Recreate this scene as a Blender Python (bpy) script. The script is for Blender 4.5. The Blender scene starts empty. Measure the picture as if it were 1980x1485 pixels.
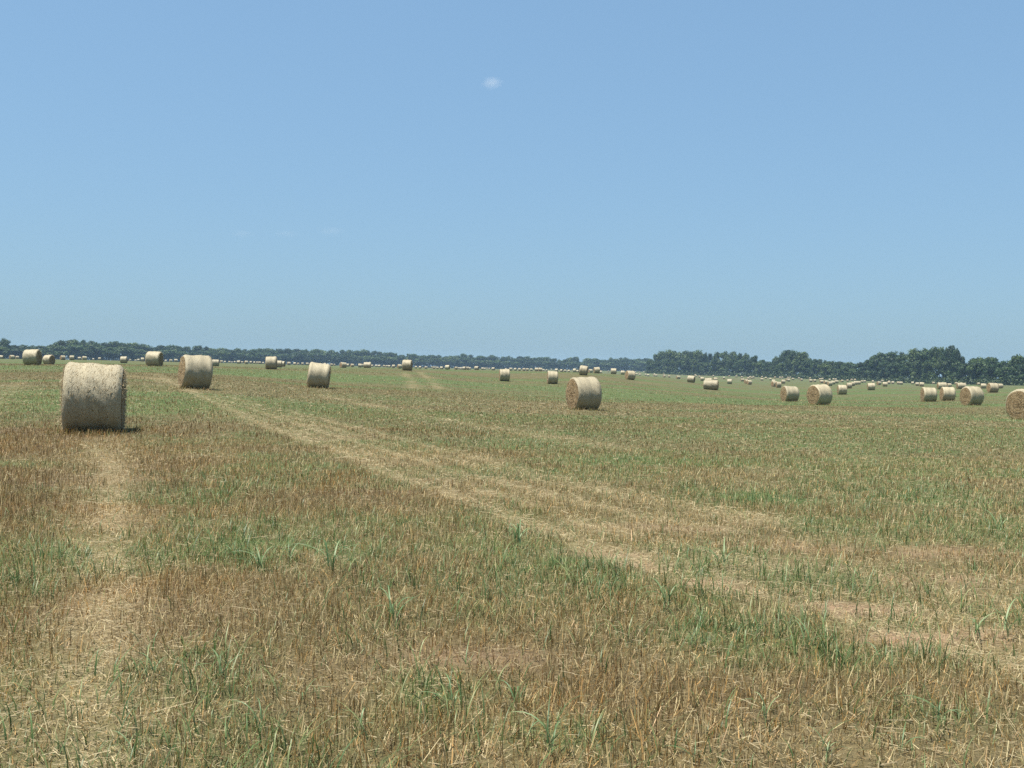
import bpy, math, random
import numpy as np
from mathutils import Matrix, Vector, Quaternion

random.seed(7)
RNG = np.random.default_rng(11)
SC = bpy.context.scene
COL = SC.collection
R = math.radians

# ------------------------------------------------------------------ camera
EYE = 1.6
F = 2100.0                    # focal length in pixels of a 1980 px wide frame
ROLL = R(1.1)
HZ = 711.0                    # horizon row at the centre column
PITCH = -math.atan((742.5 - HZ) / F)
cam_d = bpy.data.cameras.new('camera')
cam_d.sensor_width = 36.0
cam_d.lens = 36.0 * F / 1980.0
cam_d.clip_start = 0.1
cam_d.clip_end = 30000.0
cam = bpy.data.objects.new('camera', cam_d)
COL.objects.link(cam)
fwd = Vector((0, math.cos(PITCH), math.sin(PITCH)))
r0 = Vector((1, 0, 0)); u0 = r0.cross(fwd)
rt = r0 * math.cos(ROLL) + u0 * math.sin(ROLL)
up = rt.cross(fwd)
M4 = Matrix((rt, up, -fwd)).transposed().to_4x4()
M4.translation = (0, 0, EYE)
cam.matrix_world = M4
SC.camera = cam

# ------------------------------------------------------------------ sky, sun, exposure
SUN_EL = R(72.0)
SUN_AZ = R(-105.0)            # clockwise from +Y: from the left, a little behind the camera
world = bpy.data.worlds.new('World')
SC.world = world
world.use_nodes = True
wn = world.node_tree
bg = wn.nodes['Background']
sky = wn.nodes.new('ShaderNodeTexSky')
sky.sky_type = 'NISHITA'
sky.sun_disc = False
sky.sun_elevation = SUN_EL
sky.sun_rotation = SUN_AZ
sky.altitude = 0.0
sky.air_density = 1.2
sky.dust_density = 1.2
sky.ozone_density = 1.0
gm = wn.nodes.new('ShaderNodeGamma'); gm.inputs[1].default_value = .4          # the camera's soft tone curve, even over the whole sky
wb = wn.nodes.new('ShaderNodeMix'); wb.data_type = 'RGBA'; wb.blend_type = 'MULTIPLY'   # and its white balance
wb.inputs[0].default_value = 1.0; wb.inputs[7].default_value = (.680, 1.030, 1.385, 1)
wn.links.new(sky.outputs[0], gm.inputs[0]); wn.links.new(gm.outputs[0], wb.inputs[6]); wn.links.new(wb.outputs[2], bg.inputs[0])
bg.inputs[1].default_value = 0.15
sun_d = bpy.data.lights.new('sun', 'SUN')
sun_d.energy = 5.0
sun_d.angle = R(0.53)
sun_d.color = (1.0, 0.95, 0.86)
sun = bpy.data.objects.new('sun', sun_d)
COL.objects.link(sun)
sdir = Vector((math.sin(SUN_AZ) * math.cos(SUN_EL), math.cos(SUN_AZ) * math.cos(SUN_EL), math.sin(SUN_EL)))
sun.rotation_euler = sdir.to_track_quat('Z', 'Y').to_euler()
sun.location = (0, 0, 60)
SC.view_settings.view_transform = 'Standard'
SC.view_settings.look = 'None'
SC.view_settings.exposure = 0.85
SC.view_settings.gamma = 1.0
SC.view_settings.use_curve_mapping = False
SC.cycles.max_bounces = 6
SC.cycles.diffuse_bounces = 3
SC.cycles.transmission_bounces = 3
SC.cycles.volume_bounces = 1
SC.cycles.transparent_max_bounces = 8
SC.cycles.use_denoising = False
SC.cycles.denoiser = 'OPENIMAGEDENOISE'
SC.cycles.denoising_input_passes = 'RGB_ALBEDO_NORMAL'
SC.cycles.denoising_prefilter = 'ACCURATE'

# ------------------------------------------------------------------ photograph coordinates -> rays
RT = np.array(rt); UP = np.array(up); FW = np.array(fwd)
def ray(px, py):
    px = np.asarray(px, float); py = np.asarray(py, float)
    d = FW + ((px - 990.0) / F)[..., None] * RT + ((742.5 - py) / F)[..., None] * UP
    return d
def hzn(px):
    return HZ + (np.asarray(px, float) - 990.0) * math.tan(ROLL)

# ------------------------------------------------------------------ numpy noise
_T = np.random.default_rng(5).random((8, 256, 256)).astype(np.float32)
def vn(x, y, k=0):
    x = np.asarray(x, float); y = np.asarray(y, float)
    xi = np.floor(x).astype(np.int64); yi = np.floor(y).astype(np.int64)
    fx = x - xi; fy = y - yi
    fx = fx * fx * (3 - 2 * fx); fy = fy * fy * (3 - 2 * fy)
    t = _T[k % 8]
    a = t[xi & 255, yi & 255]; b = t[(xi + 1) & 255, yi & 255]
    c = t[xi & 255, (yi + 1) & 255]; d = t[(xi + 1) & 255, (yi + 1) & 255]
    return (a * (1 - fx) + b * fx) * (1 - fy) + (c * (1 - fx) + d * fx) * fy
def fbm(x, y, k=0, o=4):
    s = 0.0; a = 0.5; n = 0.0
    for i in range(o):
        s = s + a * vn(x * 2 ** i + 17.3 * i, y * 2 ** i + 9.1 * i, k + i); n += a; a *= 0.55
    return s / n
def sst(a, b, x):
    t = np.clip((x - a) / (b - a), 0, 1)
    return t * t * (3 - 2 * t)

# ------------------------------------------------------------------ bales seen in the photograph
# big ones: left, right, top, bottom (photograph pixels), visible end (sign: + right, - left; size: end width / height), lean, label
BIG = [
 (44, 83, 674, 706, .34, -3, 'broad pale bale with a dark right end, farthest left of the bigger bales'),
 (83, 106, 685.5, 705.5, .55, 0, 'smaller bale half in shade, tucked right behind the leftmost broad bale'),
 (119, 245, 699.5, 838, .07, 2.2, 'huge nearest hay bale standing upright at left with dark shaded underside'),
 (232, 247, 688.5, 702, .18, 0, 'small bale with dark right end between the nearest bale and the next one'),
 (280, 317, 678.5, 708, .36, 0, 'drum-shaped bale with shaded right end just right of the nearest bale'),
 (341, 408, 683, 752, -.22, 6.5, 'large leaning bale with orange straw left end at the head of the straw tracks'),
 (410, 424, 695, 708.5, .05, 0, 'small bale touching the right edge of the large leaning bale'),
 (513, 536, 688.5, 714, .06, 0, 'upright mid-size bale on the crest with two small bales close behind its right'),
 (536, 543.5, 697, 710.6, .1, 0, 'narrow small bale, middle of the three lined up on the crest'),
 (543, 550.5, 698, 708.7, .3, 0, 'smallest rearmost of the three bales lined up on the crest'),
 (593, 637, 700, 750.5, .06, 6.5, 'tall pale bale leaning right, alone between the large leaning and crest bales'),
 (703, 717.5, 700, 712.2, .05, 0, 'squarish small bale on the crest left of the bale at the wheel tracks'),
 (777, 798, 694.5, 716, .16, 0, 'bale on the crest at the top of the pale wheel tracks'),
 (964.5, 986, 712.5, 737.3, -.12, 2.5, 'bale in the middle of the field, left of its twin near the centre'),
 (1057.5, 1079.5, 717.5, 743, -.1, 2, 'bale just left of the big centre bale, standing farther back'),
 (1092, 1166.5, 726.5, 793, -.42, 1.5, 'big centre bale with brown straw end facing left and wrapped side facing right'),
 (1119, 1136, 705, 724.3, .12, 8, 'strongly tilted bale on the skyline directly above the big centre bale'),
 (1147, 1160.5, 709.6, 722.2, -.25, 0, 'small bale with tan left end just right of the tilted skyline bale'),
 (1181, 1192.3, 711, 722.6, .05, 0, 'small boxy bale on the skyline right of the big centre bale'),
 (1207, 1229, 717.5, 735.5, -.42, 6, 'leaning bale with orange left end at the start of the lower field'),
 (1328, 1344.5, 725.5, 739, .25, 6, 'tilted small bale with reddish lit right end in the lower field'),
 (1360, 1390, 734, 753.8, .1, 2, 'wide long bale lying alone below the right wood'),
 (1509, 1547, 746, 777, -.4, 2, 'bale with shaded left end, left partner of the large pair at right'),
 (1559, 1612, 741.5, 782.8, -.64, 1, 'large bale showing a round swirled straw end, right partner of the pair'),
 (1618.7, 1639, 744, 763, -.2, 0, 'medium bale just behind the right shoulder of the swirled bale'),
 (1677, 1693, 739, 753.7, -.15, 0, 'lone small bale between the large pair and the right-hand cluster'),
 (1780, 1813.5, 747.6, 777, -.26, 1, 'leftmost of the three close bales in the right-hand cluster'),
 (1816, 1848.5, 748, 775.5, -.3, 4, 'middle bale of the three close bales in the right-hand cluster'),
 (1855.6, 1904, 745.7, 783.7, -.6, 1, 'rightmost of the three close bales, its round straw end facing the viewer'),
 (1811, 1832, 738, 752, -.3, 2, 'bale peeping out behind the gap of the right-hand cluster'),
 (1849, 1869.5, 740.7, 753, -.3, 0, 'bale half hidden behind the rightmost bale of the cluster'),
 (1907, 1931.5, 739, 758.6, -.4, 5, 'bale with brown left end between the cluster and the cut-off bale'),
 (1952, 2021, 751, 812, -.77, 0, 'bale cut off by the right edge with a big coiled straw end'),
 (1637, 1648, 740, 751.6, -.2, 0, 'small bale just right of the medium bale behind the swirled one'),
 (1500, 1511.5, 738, 749.6, -.25, 0, 'small bale just above and left of the large pair'),
 (1406.5, 1416, 734, 743.6, .05, 0, 'small boxy bale alone right of the wide long bale'),
]
# small ones: centre column, top row, visible height
SMALL = [
 (2,686,7),(23,687,7.5),(33,688,6),(121,685,11),(139,684,12),(154,690,6),(163,687,9),(180.5,693,3.6),(193,690.5,5.2),
 (251.5,693.5,4),(262,696,3.5),(268,694,4.5),(275.5,693,6),(320.5,696,4),(330,695,5),(340,693.5,6),
 (428,696.7,5),(435,698,4),(443.5,697.4,4),(448.5,698.6,3),(454,697.7,4),(462,696,7.2),(468,698,4),(476,696,8),(485,697.7,5.2),(492,699,4.6),(497,700,4.6),
 (502,698.6,5),(509,700,4),(558.5,701,5),(570,700,5),(576.5,701.4,4.6),(585,701,5),(594,700.5,5),(628,702.5,5),(633.5,702.6,4),(641,701.8,5.6),(646.5,705.4,3.8),
 (663.5,701.8,9.6),(673,703,6),(681,702.8,7),(696,704.5,6),(700.5,704.5,5),(719.5,704,5),(727.5,703.7,4.6),(733.5,703.7,6),(742.5,705,5),(748,705.2,5),
 (753,705,5.6),(761,705.5,6),(772.5,704,8.6),(804,708,5),(804.5,705.7,3.5),(812.5,708,5),(813,706.5,3.2),(823.5,710,4),(835,708,3.3),(839,710.5,4),(843,708,3.5),(846,710,4.6),
 (854,709,5.6),(865.5,706.7,8.4),(882,709,5.6),(887.5,708.6,5),(892,711,4.2),(898,708.8,6),(904,709.4,6),(908.5,712,3.6),(922,707,7.2),(933,711,4.1),(937.5,711.6,3.2),(942,709.6,3.6),(946.5,709.4,4),(954,710.5,5.6),
 (978,710.5,4),(987.5,711,6),(996.5,712,5.2),(1004.5,712,5.6),(1013,711.8,5.7),(1019.5,712,5.4),(1027.5,712,5.2),(1037.5,711.6,6.6),(1044.5,711,6.8),(1051,715,3.6),(1057,715,3.6),(1066.5,712.7,2.8),
 (1076,712,6),(1086,713.7,5.2),(1093,714,5),(1100,714.3,4.8),(1111,712.8,7.4),(1117,714.3,5.2),(1136.5,717.4,4),(1142,713.7,7.6),(1161.5,714.3,5.6),(1176,716.8,3),(1204,715,8.4),
 (1229,717.5,3.2),(1237,718,3.2),(1231,722,3.2),(1237.5,722.5,3.5),(1245,717.6,2.4),(1248.5,723,3.2),
 (1253.5,724,3.6),(1259.5,718,2.6),(1265.5,721,3.5),(1265.5,725.2,3),(1269.5,725,3),(1269.5,718.4,2.3),(1284,720.6,2.5),(1284.5,723.4,3),(1284.5,728,3.6),(1294,728.2,3.5),(1298.5,721,2.5),(1304.5,720.5,2.5),(1327.7,721,2.2),
 (1311.5,729,5),(1344.5,723,3.2),(1346,729.4,2.6),(1352.5,726,4),(1358,733,6),(1370,731.6,12),(1383.5,726.2,9),(1379.5,726.5,2.6),(1400,728,5),(1410,725.5,3.7),(1424,726,3.6),(1434.5,727.5,4.1),(1436,731.5,6),
 (1443.5,733.2,8.4),(1449,735,8.6),(1447,730,4),(1450.5,727,4),(1453.5,728.2,4),(1457,728,3.5),(1473.5,727.5,3.3),(1473.5,731.2,4.7),(1481,728.4,4.2),(1490,730,5.3),(1496,733.2,7.4),(1498,737.6,10),(1498.5,727.5,4.3),
 (1514.5,733.2,8.6),(1503.5,727.4,2.8),(1508.5,728,3.7),(1513,727.4,2.6),(1513,730.5,2.8),(1522,732,4.8),(1525.5,733.2,4.5),(1524,728.6,3.4),(1528,728,3.6),(1533.5,730.6,4.3),(1540.5,727.8,3.3),(1545,730,3.2),(1550,730.6,6),
 (1566.5,729.6,3.6),(1568,733.7,5.2),(1575.5,732.5,6),(1586,731.5,3.6),(1590.5,730.3,4.1),(1589,735.4,5.4),(1597,734.4,8),(1604.5,732,4.5),(1612,731,4.4),(1616,731.4,4.4),(1604.5,737.5,8.6),(1611,736.3,7),(1617.5,735,6.2),
 (1629,731,3.6),(1628.5,734.6,4.4),(1639.5,730.7,3.5),(1639,734,3.9),(1647,732,4.4),(1653.3,733,3.2),(1649,737.5,8.8),(1654.7,736,7.8),(1660.7,737.5,5.8),(1667,735.6,4.6),(1672,734.4,5),(1688,735.4,4.4),
 (1700,737.5,7),(1706.5,734.4,4),(1711.5,738,9.3),(1718.5,739.4,4.2),(1719.5,735.6,4.3),(1726.5,735.6,6.8),(1737.5,740,4.4),(1742.5,741,4.6),(1749,735,4.4),(1765,736.5,6.6),(1774,740.3,5.6),(1782.5,740,7.2),
 (1805.3,738,4.5),(1836,740,9),(1849,739.4,4),(1858.5,740,5),(1868.5,739.7,4),(1890.5,741.6,3.4),(1892.5,744.4,4.2),(1902,743.2,8),(1934,744.5,7.6),
]
BALE_D = 1.55
BALE_W = 1.42

# ------------------------------------------------------------------ terrain, fitted through the bale feet
def ctrl():
    P = []; E = []; L = []
    def add(px, bot, d, lam):
        e = F * EYE / d - (bot - hzn(px))
        P.append(((px - 990.0) / F * 6.0, math.log(d))); E.append(e); L.append(lam)
    for (l, r_, t, b, e, ln, lab) in BIG:
        h = b - t
        add((l + r_) / 2, b, BALE_D * F / h, 0.02 if h > 18 else 0.06)
    for (x, t, h) in SMALL:
        add(x, t + h, BALE_D * F / max(h, 2.6), 0.5)
    for a in np.linspace(-3.2, 3.2, 9):
        for d in (3.0, 6.0, 12.0):
            P.append((a, math.log(d))); E.append(0.0); L.append(0.05)
    for px, bot in ((880, 715.2), (960, 716.8), (1040, 718.4), (1120, 720.4)):
        add(px, bot, 290.0, .08)
    # far ground at the foot of the woods
    for px, d, bot in ((-100, 1000, 696), (150, 1100, 697), (500, 1450, 703.5), (900, 1750, 713.2), (1250, 1850, 718.6),
                       (1290, 1250, 720.5), (1400, 1150, 722), (1500, 1000, 727), (1700, 850, 733), (1850, 700, 738.5), (1980, 600, 743), (2150, 550, 748)):
        add(px, bot, d, 0.3)
    return np.array(P), np.array(E), np.array(L)
_P, _E, _L = ctrl()
def _phi(r2):
    return np.where(r2 > 1e-12, 0.5 * r2 * np.log(np.maximum(r2, 1e-12)), 0.0)
def _solve():
    n = len(_P)
    d2 = ((_P[:, None] - _P[None]) ** 2).sum(-1)
    A = np.zeros((n + 3, n + 3))
    A[:n, :n] = _phi(d2) + np.diag(_L)
    Q = np.c_[np.ones(n), _P]
    A[:n, n:] = Q; A[n:, :n] = Q.T
    return np.linalg.solve(A, np.r_[_E, 0, 0, 0])
_W = _solve()
def height(x, y):
    x = np.asarray(x, float); y = np.asarray(y, float)
    sh = x.shape
    x = x.ravel(); y = y.ravel()
    az = np.arctan2(x, y)
    d = np.clip(np.hypot(x, y) * np.cos(np.clip(az, -0.6, 0.6)), 2.0, 1900.0)
    a = np.clip(np.tan(np.clip(az, -0.6, 0.6)), -0.56, 0.56) * 6.0
    v = np.log(d)
    out = np.zeros(len(x))
    for s in range(0, len(x), 40000):
        p = np.c_[a[s:s + 40000], v[s:s + 40000]]
        d2 = ((p[:, None] - _P[None]) ** 2).sum(-1)
        out[s:s + 40000] = _phi(d2) @ _W[:-3] + _W[-3] + p @ _W[-2:]
    fade = 1 - sst(0.75, 1.6, np.abs(az))
    z = np.clip(out, -40, 40) * d / F * fade
    near = np.exp(-(d / 60.0) ** 2)
    z = z + near * ((fbm(x * 0.9, y * 0.9, 3, 3) - 0.5) * 0.05 + (fbm(x * 4.0, y * 4.0, 1, 2) - 0.5) * 0.03)
    return z.reshape(sh)

def ground_at(px, py, zz=0.0):
    """ground point seen at a photograph pixel (iterated against the terrain)"""
    d = ray(px, py)
    z = np.zeros(d.shape[:-1])
    for _ in range(6):
        t = (z - EYE) / np.minimum(d[..., 2], -1e-4)
        x = d[..., 0] * t; y = d[..., 1] * t
        z = 0.5 * z + 0.5 * height(x, y)
    return np.stack([x, y, height(x, y)], -1)

# ------------------------------------------------------------------ what grows where (colour fields on the ground)
def track(pts, w, s):
    g = ground_at(np.array([p[0] for p in pts]), np.array([p[1] for p in pts]))
    return g[:, :2], w, s
TRACKS = [
 track([(300,722),(345,745),(420,781),(520,825),(640,868),(800,932),(960,990),(1120,1050),(1300,1110),(1500,1160),(1750,1230),(1990,1290)], 0.36, 1.0),
 track([(400,765),(500,795),(640,840),(800,888),(1000,945),(1200,992),(1420,1030)], 0.34, 1.0),
 track([(440,768),(600,806),(760,846),(900,882),(1060,925),(1240,960),(1500,1005)], 0.40, .8),
 track([(400,762),(500,792),(640,838),(800,890),(1000,950),(1200,1005),(1420,1060),(1700,1120),(1990,1180)], 1.2, .26),
 track([(460,775),(620,822),(780,866),(940,905),(1100,945),(1300,985),(1500,1020)], 0.26, .85),
 track([(1150,1040),(1350,1090),(1600,1150),(1850,1200),(1990,1225)], 0.45, .6),
 track([(380,765),(500,808),(640,855),(800,908),(960,960),(1120,1010),(1300,1060),(1500,1105)], 0.26, .85),
 track([(200,850),(215,900),(228,960),(212,1050),(225,1120),(205,1210),(180,1330),(150,1480)], .6, .5),
 track([(620,765),(760,792),(900,820),(1060,845),(1200,870)], 0.8, .55),
 track([(170,860),(215,900),(228,960),(212,1050),(238,1120),(205,1210),(190,1330),(182,1470)], 0.34, .95),
 track([(780,719),(796,735),(800,752)], 0.7, .8),
 track([(812,719),(835,738),(850,752)], 0.7, .8),
 track([(225,726),(290,730),(340,740)], 0.9, .8),
 track([(0,782),(20,758),(40,740)], 0.5, .5),
 track([(1350,985),(1450,1000),(1520,1010)], 0.3, .9),
 track([(1240,700+40),(1400,748),(1600,766)], 1.6, .4),
 track([(1300,775),(1500,790),(1800,800)], 1.4, .35),
]
def seg_dist(x, y, pts):
    best = np.full(x.shape, 1e9)
    for a, b in zip(pts[:-1], pts[1:]):
        v = b - a; L2 = (v ** 2).sum() + 1e-9
        t = np.clip(((x - a[0]) * v[0] + (y - a[1]) * v[1]) / L2, 0, 1)
        best = np.minimum(best, np.hypot(x - a[0] - t * v[0], y - a[1] - t * v[1]))
    return best
def blob_list(spec):
    g = ground_at(np.array([s[0] for s in spec], float), np.array([s[1] for s in spec], float))
    return [(g[i, 0], g[i, 1], s[2], s[3], s[4]) for i, s in enumerate(spec)]
# column, row, radius across, radius along, strength
GREEN = blob_list([
 (90,765,2.2,5,.7),(290,785,2.2,5,.75),(500,1060,.55,.7,.9),(420,1075,.5,.5,.4),(650,1060,.5,.7,.5),(1000,1050,.7,.9,.75),(1150,1100,.9,.6,.75),(1280,1150,.5,.4,.7),
 (960,1000,.5,.9,.4),(1050,860,1.2,2.2,.7),(1200,880,1.4,2.0,.75),(1330,890,1.2,1.6,.6),(1450,960,.9,1.6,.4),(1750,960,1.4,1.6,.45),(1930,1010,.8,1.0,.5),
 (1640,1130,.5,.4,.5),(1390,1090,.45,.45,.6),(1700,900,2.0,2.0,.35),(980,1150,.8,.6,.4),(700,860,1.5,2.5,.25),(760,770,3,4,.5),(1000,770,3,6,.35),(560,790,1.6,3,.3),
 (1800,1380,.35,.3,.5),(860,1340,.3,.25,.4),(1060,1420,.3,.25,.5),(430,1330,.3,.3,.35),(1500,1250,.4,.3,.4)])
BROWN = blob_list([(60,950,2.0,4,.9),(120,1180,1.2,1.2,.7),(40,850,2.5,6,.7),(700,930,1.4,2.5,.6),(850,1300,1.5,.8,.2),(1300,1350,1.2,.6,.2),(560,850,1.5,3,.4),(1700,1330,1.2,.6,.2),(820,840,2,4,.3)])
SOIL = blob_list([(1230,1070,.8,.35,.8),(1300,1095,.6,.3,.8),(1610,1175,.6,.25,.85),(1740,1235,.45,.2,.9),(1850,1130,.9,.5,.6),(1700,1060,1.2,.6,.45),(1300,1020,.8,.4,.4),(1480,1090,.8,.4,.45),(960,1030,.3,.3,.3),(1400,1130,.6,.3,.7),(1900,1230,.5,.3,.6),(900,1270,.7,.25,.3)])
def blobs(x, y, L):
    s = np.zeros(x.shape)
    for (bx, by, rx, ry, k) in L:
        s = np.maximum(s, k * np.exp(-(((x - bx) / rx) ** 2 + ((y - by) / ry) ** 2)))
    return s
_t0 = TRACKS[0][0]
def fields(x, y):
    """green, straw, soil, brown in 0..1 for ground points"""
    d = np.hypot(x, y)
    # wavy coordinates along the swaths
    wx = x + (fbm(x * .15, y * .15, 2, 2) - .5) * 3
    n1 = fbm(x * .55, y * .55, 0, 4)
    n2 = fbm(x * 2.1 + 40, y * 2.1, 4, 3)
    sw = fbm((x * .92 + y * .38) * .06 + 3, (-x * .38 + y * .92) * .20, 1, 3)      # long bands, mown swaths
    far = sst(14, 45, d)
    bn = fbm(x * .018 + 7, y * .075 + 3, 5, 4)
    g = .26 + .40 * sst(.42, .60, n1) + .24 * sst(.5, .7, n2) * sst(.38, .6, n1)
    g = g * (1 - far) + far * (0.30 + .62 * sst(.42, .56, .45 * sw + .55 * bn)) 
    g = g * (.64 + .36 * sst(5.0, 9.0, d))
    right = sst(0.02, .32, x / np.maximum(d, 1))
    g = g + .10 * right * far
    gb = blobs(x, y, GREEN); bb = blobs(x, y, BROWN)
    g = np.clip(g + gb * (.55 + .75 * sst(.35, .65, n2)) - bb * .55, 0, 1)
    s = np.zeros(x.shape)
    for pts, w, k in TRACKS:
        dd = seg_dist(x + (n2 - .5) * .3, y + (n1 - .5) * .5, pts)
        s = np.maximum(s, .95 * k * np.exp(-(dd / ((.58 if w < .5 else .75) * w)) ** 2))
    s = np.clip(s * (.68 + .55 * sst(.3, .62, n2)) + .22 * sst(.55, .75, fbm(x * 1.1 + 9, y * 1.1, 6, 3)), 0, 1)
    so = np.clip(blobs(x, y, SOIL) * (.4 + 1.0 * sst(.35, .6, n2)) + .10 * sst(.58, .72, n1) * (x > 0), 0, 1)
    g = g * (1 - .55 * s) * (1 - .8 * so)
    br = np.clip(.35 + bb * .8 + .5 * (fbm(x * .3 + 20, y * .3, 7, 3) - .5) - .25 * right, 0, 1)
    return g, s, so, br

# ------------------------------------------------------------------ material helpers
def new_mat(name):
    m = bpy.data.materials.new(name); m.use_nodes = True
    nt = m.node_tree
    return m, nt, nt.nodes['Principled BSDF']
def N(nt, t, **kw):
    n = nt.nodes.new(t)
    for k, v in kw.items():
        setattr(n, k, v)
    return n
def ramp(nt, fac, stops):
    r = nt.nodes.new('ShaderNodeValToRGB')
    el = r.color_ramp.elements
    while len(el) < len(stops):
        el.new(0.5)
    for e, (p, c) in zip(el, stops):
        e.position = p; e.color = (c[0], c[1], c[2], 1)
    nt.links.new(fac, r.inputs[0])
    return r.outputs[0]
def mix(nt, fac, a, b, mode='MIX'):
    m = nt.nodes.new('ShaderNodeMix'); m.data_type = 'RGBA'; m.blend_type = mode
    for sock, v in ((m.inputs[0], fac), (m.inputs[6], a), (m.inputs[7], b)):
        if isinstance(v, bpy.types.NodeSocket):
            nt.links.new(v, sock)
        elif isinstance(v, (int, float)):
            sock.default_value = v
        else:
            sock.default_value = (v[0], v[1], v[2], 1)
    return m.outputs[2]
def math_n(nt, op, a, b=None, clamp=False):
    m = nt.nodes.new('ShaderNodeMath'); m.operation = op; m.use_clamp = clamp
    for s, v in zip(m.inputs, (a, b)):
        if v is None: continue
        if isinstance(v, bpy.types.NodeSocket): nt.links.new(v, s)
        else: s.default_value = v
    return m.outputs[0]
def noise(nt, vec, scale, detail=3, rough=.55, stretch=None):
    if stretch is not None:
        mp = nt.nodes.new('ShaderNodeMapping'); mp.inputs['Scale'].default_value = stretch
        nt.links.new(vec, mp.inputs['Vector']); vec = mp.outputs[0]
    n = nt.nodes.new('ShaderNodeTexNoise')
    n.inputs['Scale'].default_value = scale; n.inputs['Detail'].default_value = detail; n.inputs['Roughness'].default_value = rough
    nt.links.new(vec, n.inputs['Vector'])
    return n.outputs[0]

def ground_material():
    m, nt, b = new_mat('field_ground')
    at = N(nt, 'ShaderNodeAttribute', attribute_name='field')
    sp = N(nt, 'ShaderNodeSeparateColor'); nt.links.new(at.outputs['Color'], sp.inputs[0])
    geo = N(nt, 'ShaderNodeNewGeometry'); P = geo.outputs['Position']
    fine = noise(nt, P, 38, 4, .65)
    mid = noise(nt, P, 3.2, 4, .6)
    big = noise(nt, P, .35, 4, .6)
    streak = noise(nt, P, 1.0, 4, .65, stretch=(.10, .55, 1))
    litter = ramp(nt, fine, [(.25, (.020, .014, .009)), (.45, (.060, .043, .025)), (.62, (.115, .085, .050)), (.8, (.22, .17, .105))])
    brown = ramp(nt, mid, [(.3, (.088, .064, .030)), (.7, (.158, .114, .055))])
    c = mix(nt, .55, litter, brown)
    straw = ramp(nt, fine, [(.25, (.085, .062, .032)), (.5, (.18, .138, .073)), (.75, (.31, .25, .15))])
    c = mix(nt, sp.outputs[1], c, straw)
    soil = ramp(nt, fine, [(.3, (.20, .125, .078)), (.7, (.33, .22, .145))])
    c = mix(nt, sp.outputs[2], c, soil)
    gr = ramp(nt, mid, [(.25, (.040, .070, .022)), (.5, (.070, .103, .034)), (.8, (.128, .140, .056))])
    gf = math_n(nt, 'MULTIPLY', sp.outputs[0], math_n(nt, 'ADD', math_n(nt, 'MULTIPLY', streak, 1.5), .25), clamp=True)
    c = mix(nt, gf, c, gr)
    c = mix(nt, .5, c, ramp(nt, big, [(.3, (.40, .42, .40)), (.7, (.62, .58, .56))]), 'OVERLAY')
    nt.links.new(c, b.inputs['Base Color'])
    b.inputs['Roughness'].default_value = .95
    b.inputs['Specular IOR Level'].default_value = .15
    bp = N(nt, 'ShaderNodeBump'); bp.inputs['Strength'].default_value = .6; bp.inputs['Distance'].default_value = .03
    nt.links.new(fine, bp.inputs['Height']); nt.links.new(bp.outputs[0], b.inputs['Normal'])
    return m
def blade_material(name, rough, spec, trans):
    m, nt, b = new_mat(name)
    at = N(nt, 'ShaderNodeAttribute', attribute_name='tint')
    nt.links.new(at.outputs['Color'], b.inputs['Base Color'])
    b.inputs['Roughness'].default_value = rough
    b.inputs['Specular IOR Level'].default_value = spec
    tr = N(nt, 'ShaderNodeBsdfTranslucent'); nt.links.new(at.outputs['Color'], tr.inputs[0])
    mx = N(nt, 'ShaderNodeMixShader'); mx.inputs[0].default_value = trans
    nt.links.new(b.outputs[0], mx.inputs[1]); nt.links.new(tr.outputs[0], mx.inputs[2])
    nt.links.new(mx.outputs[0], nt.nodes['Material Output'].inputs[0])
    return m
M_GROUND = ground_material()
M_STRAW = blade_material('dry_straw', .6, .3, .30)
M_GRASS = blade_material('green_grass', .48, .4, .32)
M_LEAF = blade_material('tree_leaves', .6, .3, .25)
def vary_leaves(m):
    nt = m.node_tree
    at = [n for n in nt.nodes if n.type == 'ATTRIBUTE'][0]
    oi = N(nt, 'ShaderNodeObjectInfo'); hs = N(nt, 'ShaderNodeHueSaturation')
    nt.links.new(math_n(nt, 'ADD', math_n(nt, 'MULTIPLY', oi.outputs['Random'], .9), .65), hs.inputs['Value'])
    nt.links.new(math_n(nt, 'ADD', math_n(nt, 'MULTIPLY', oi.outputs['Random'], -.05), .52), hs.inputs['Hue'])
    outs = [l.to_socket for l in at.outputs['Color'].links]
    for o_ in outs: nt.links.new(hs.outputs[0], o_)
    nt.links.new(at.outputs['Color'], hs.inputs['Color'])
vary_leaves(M_LEAF)

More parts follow.
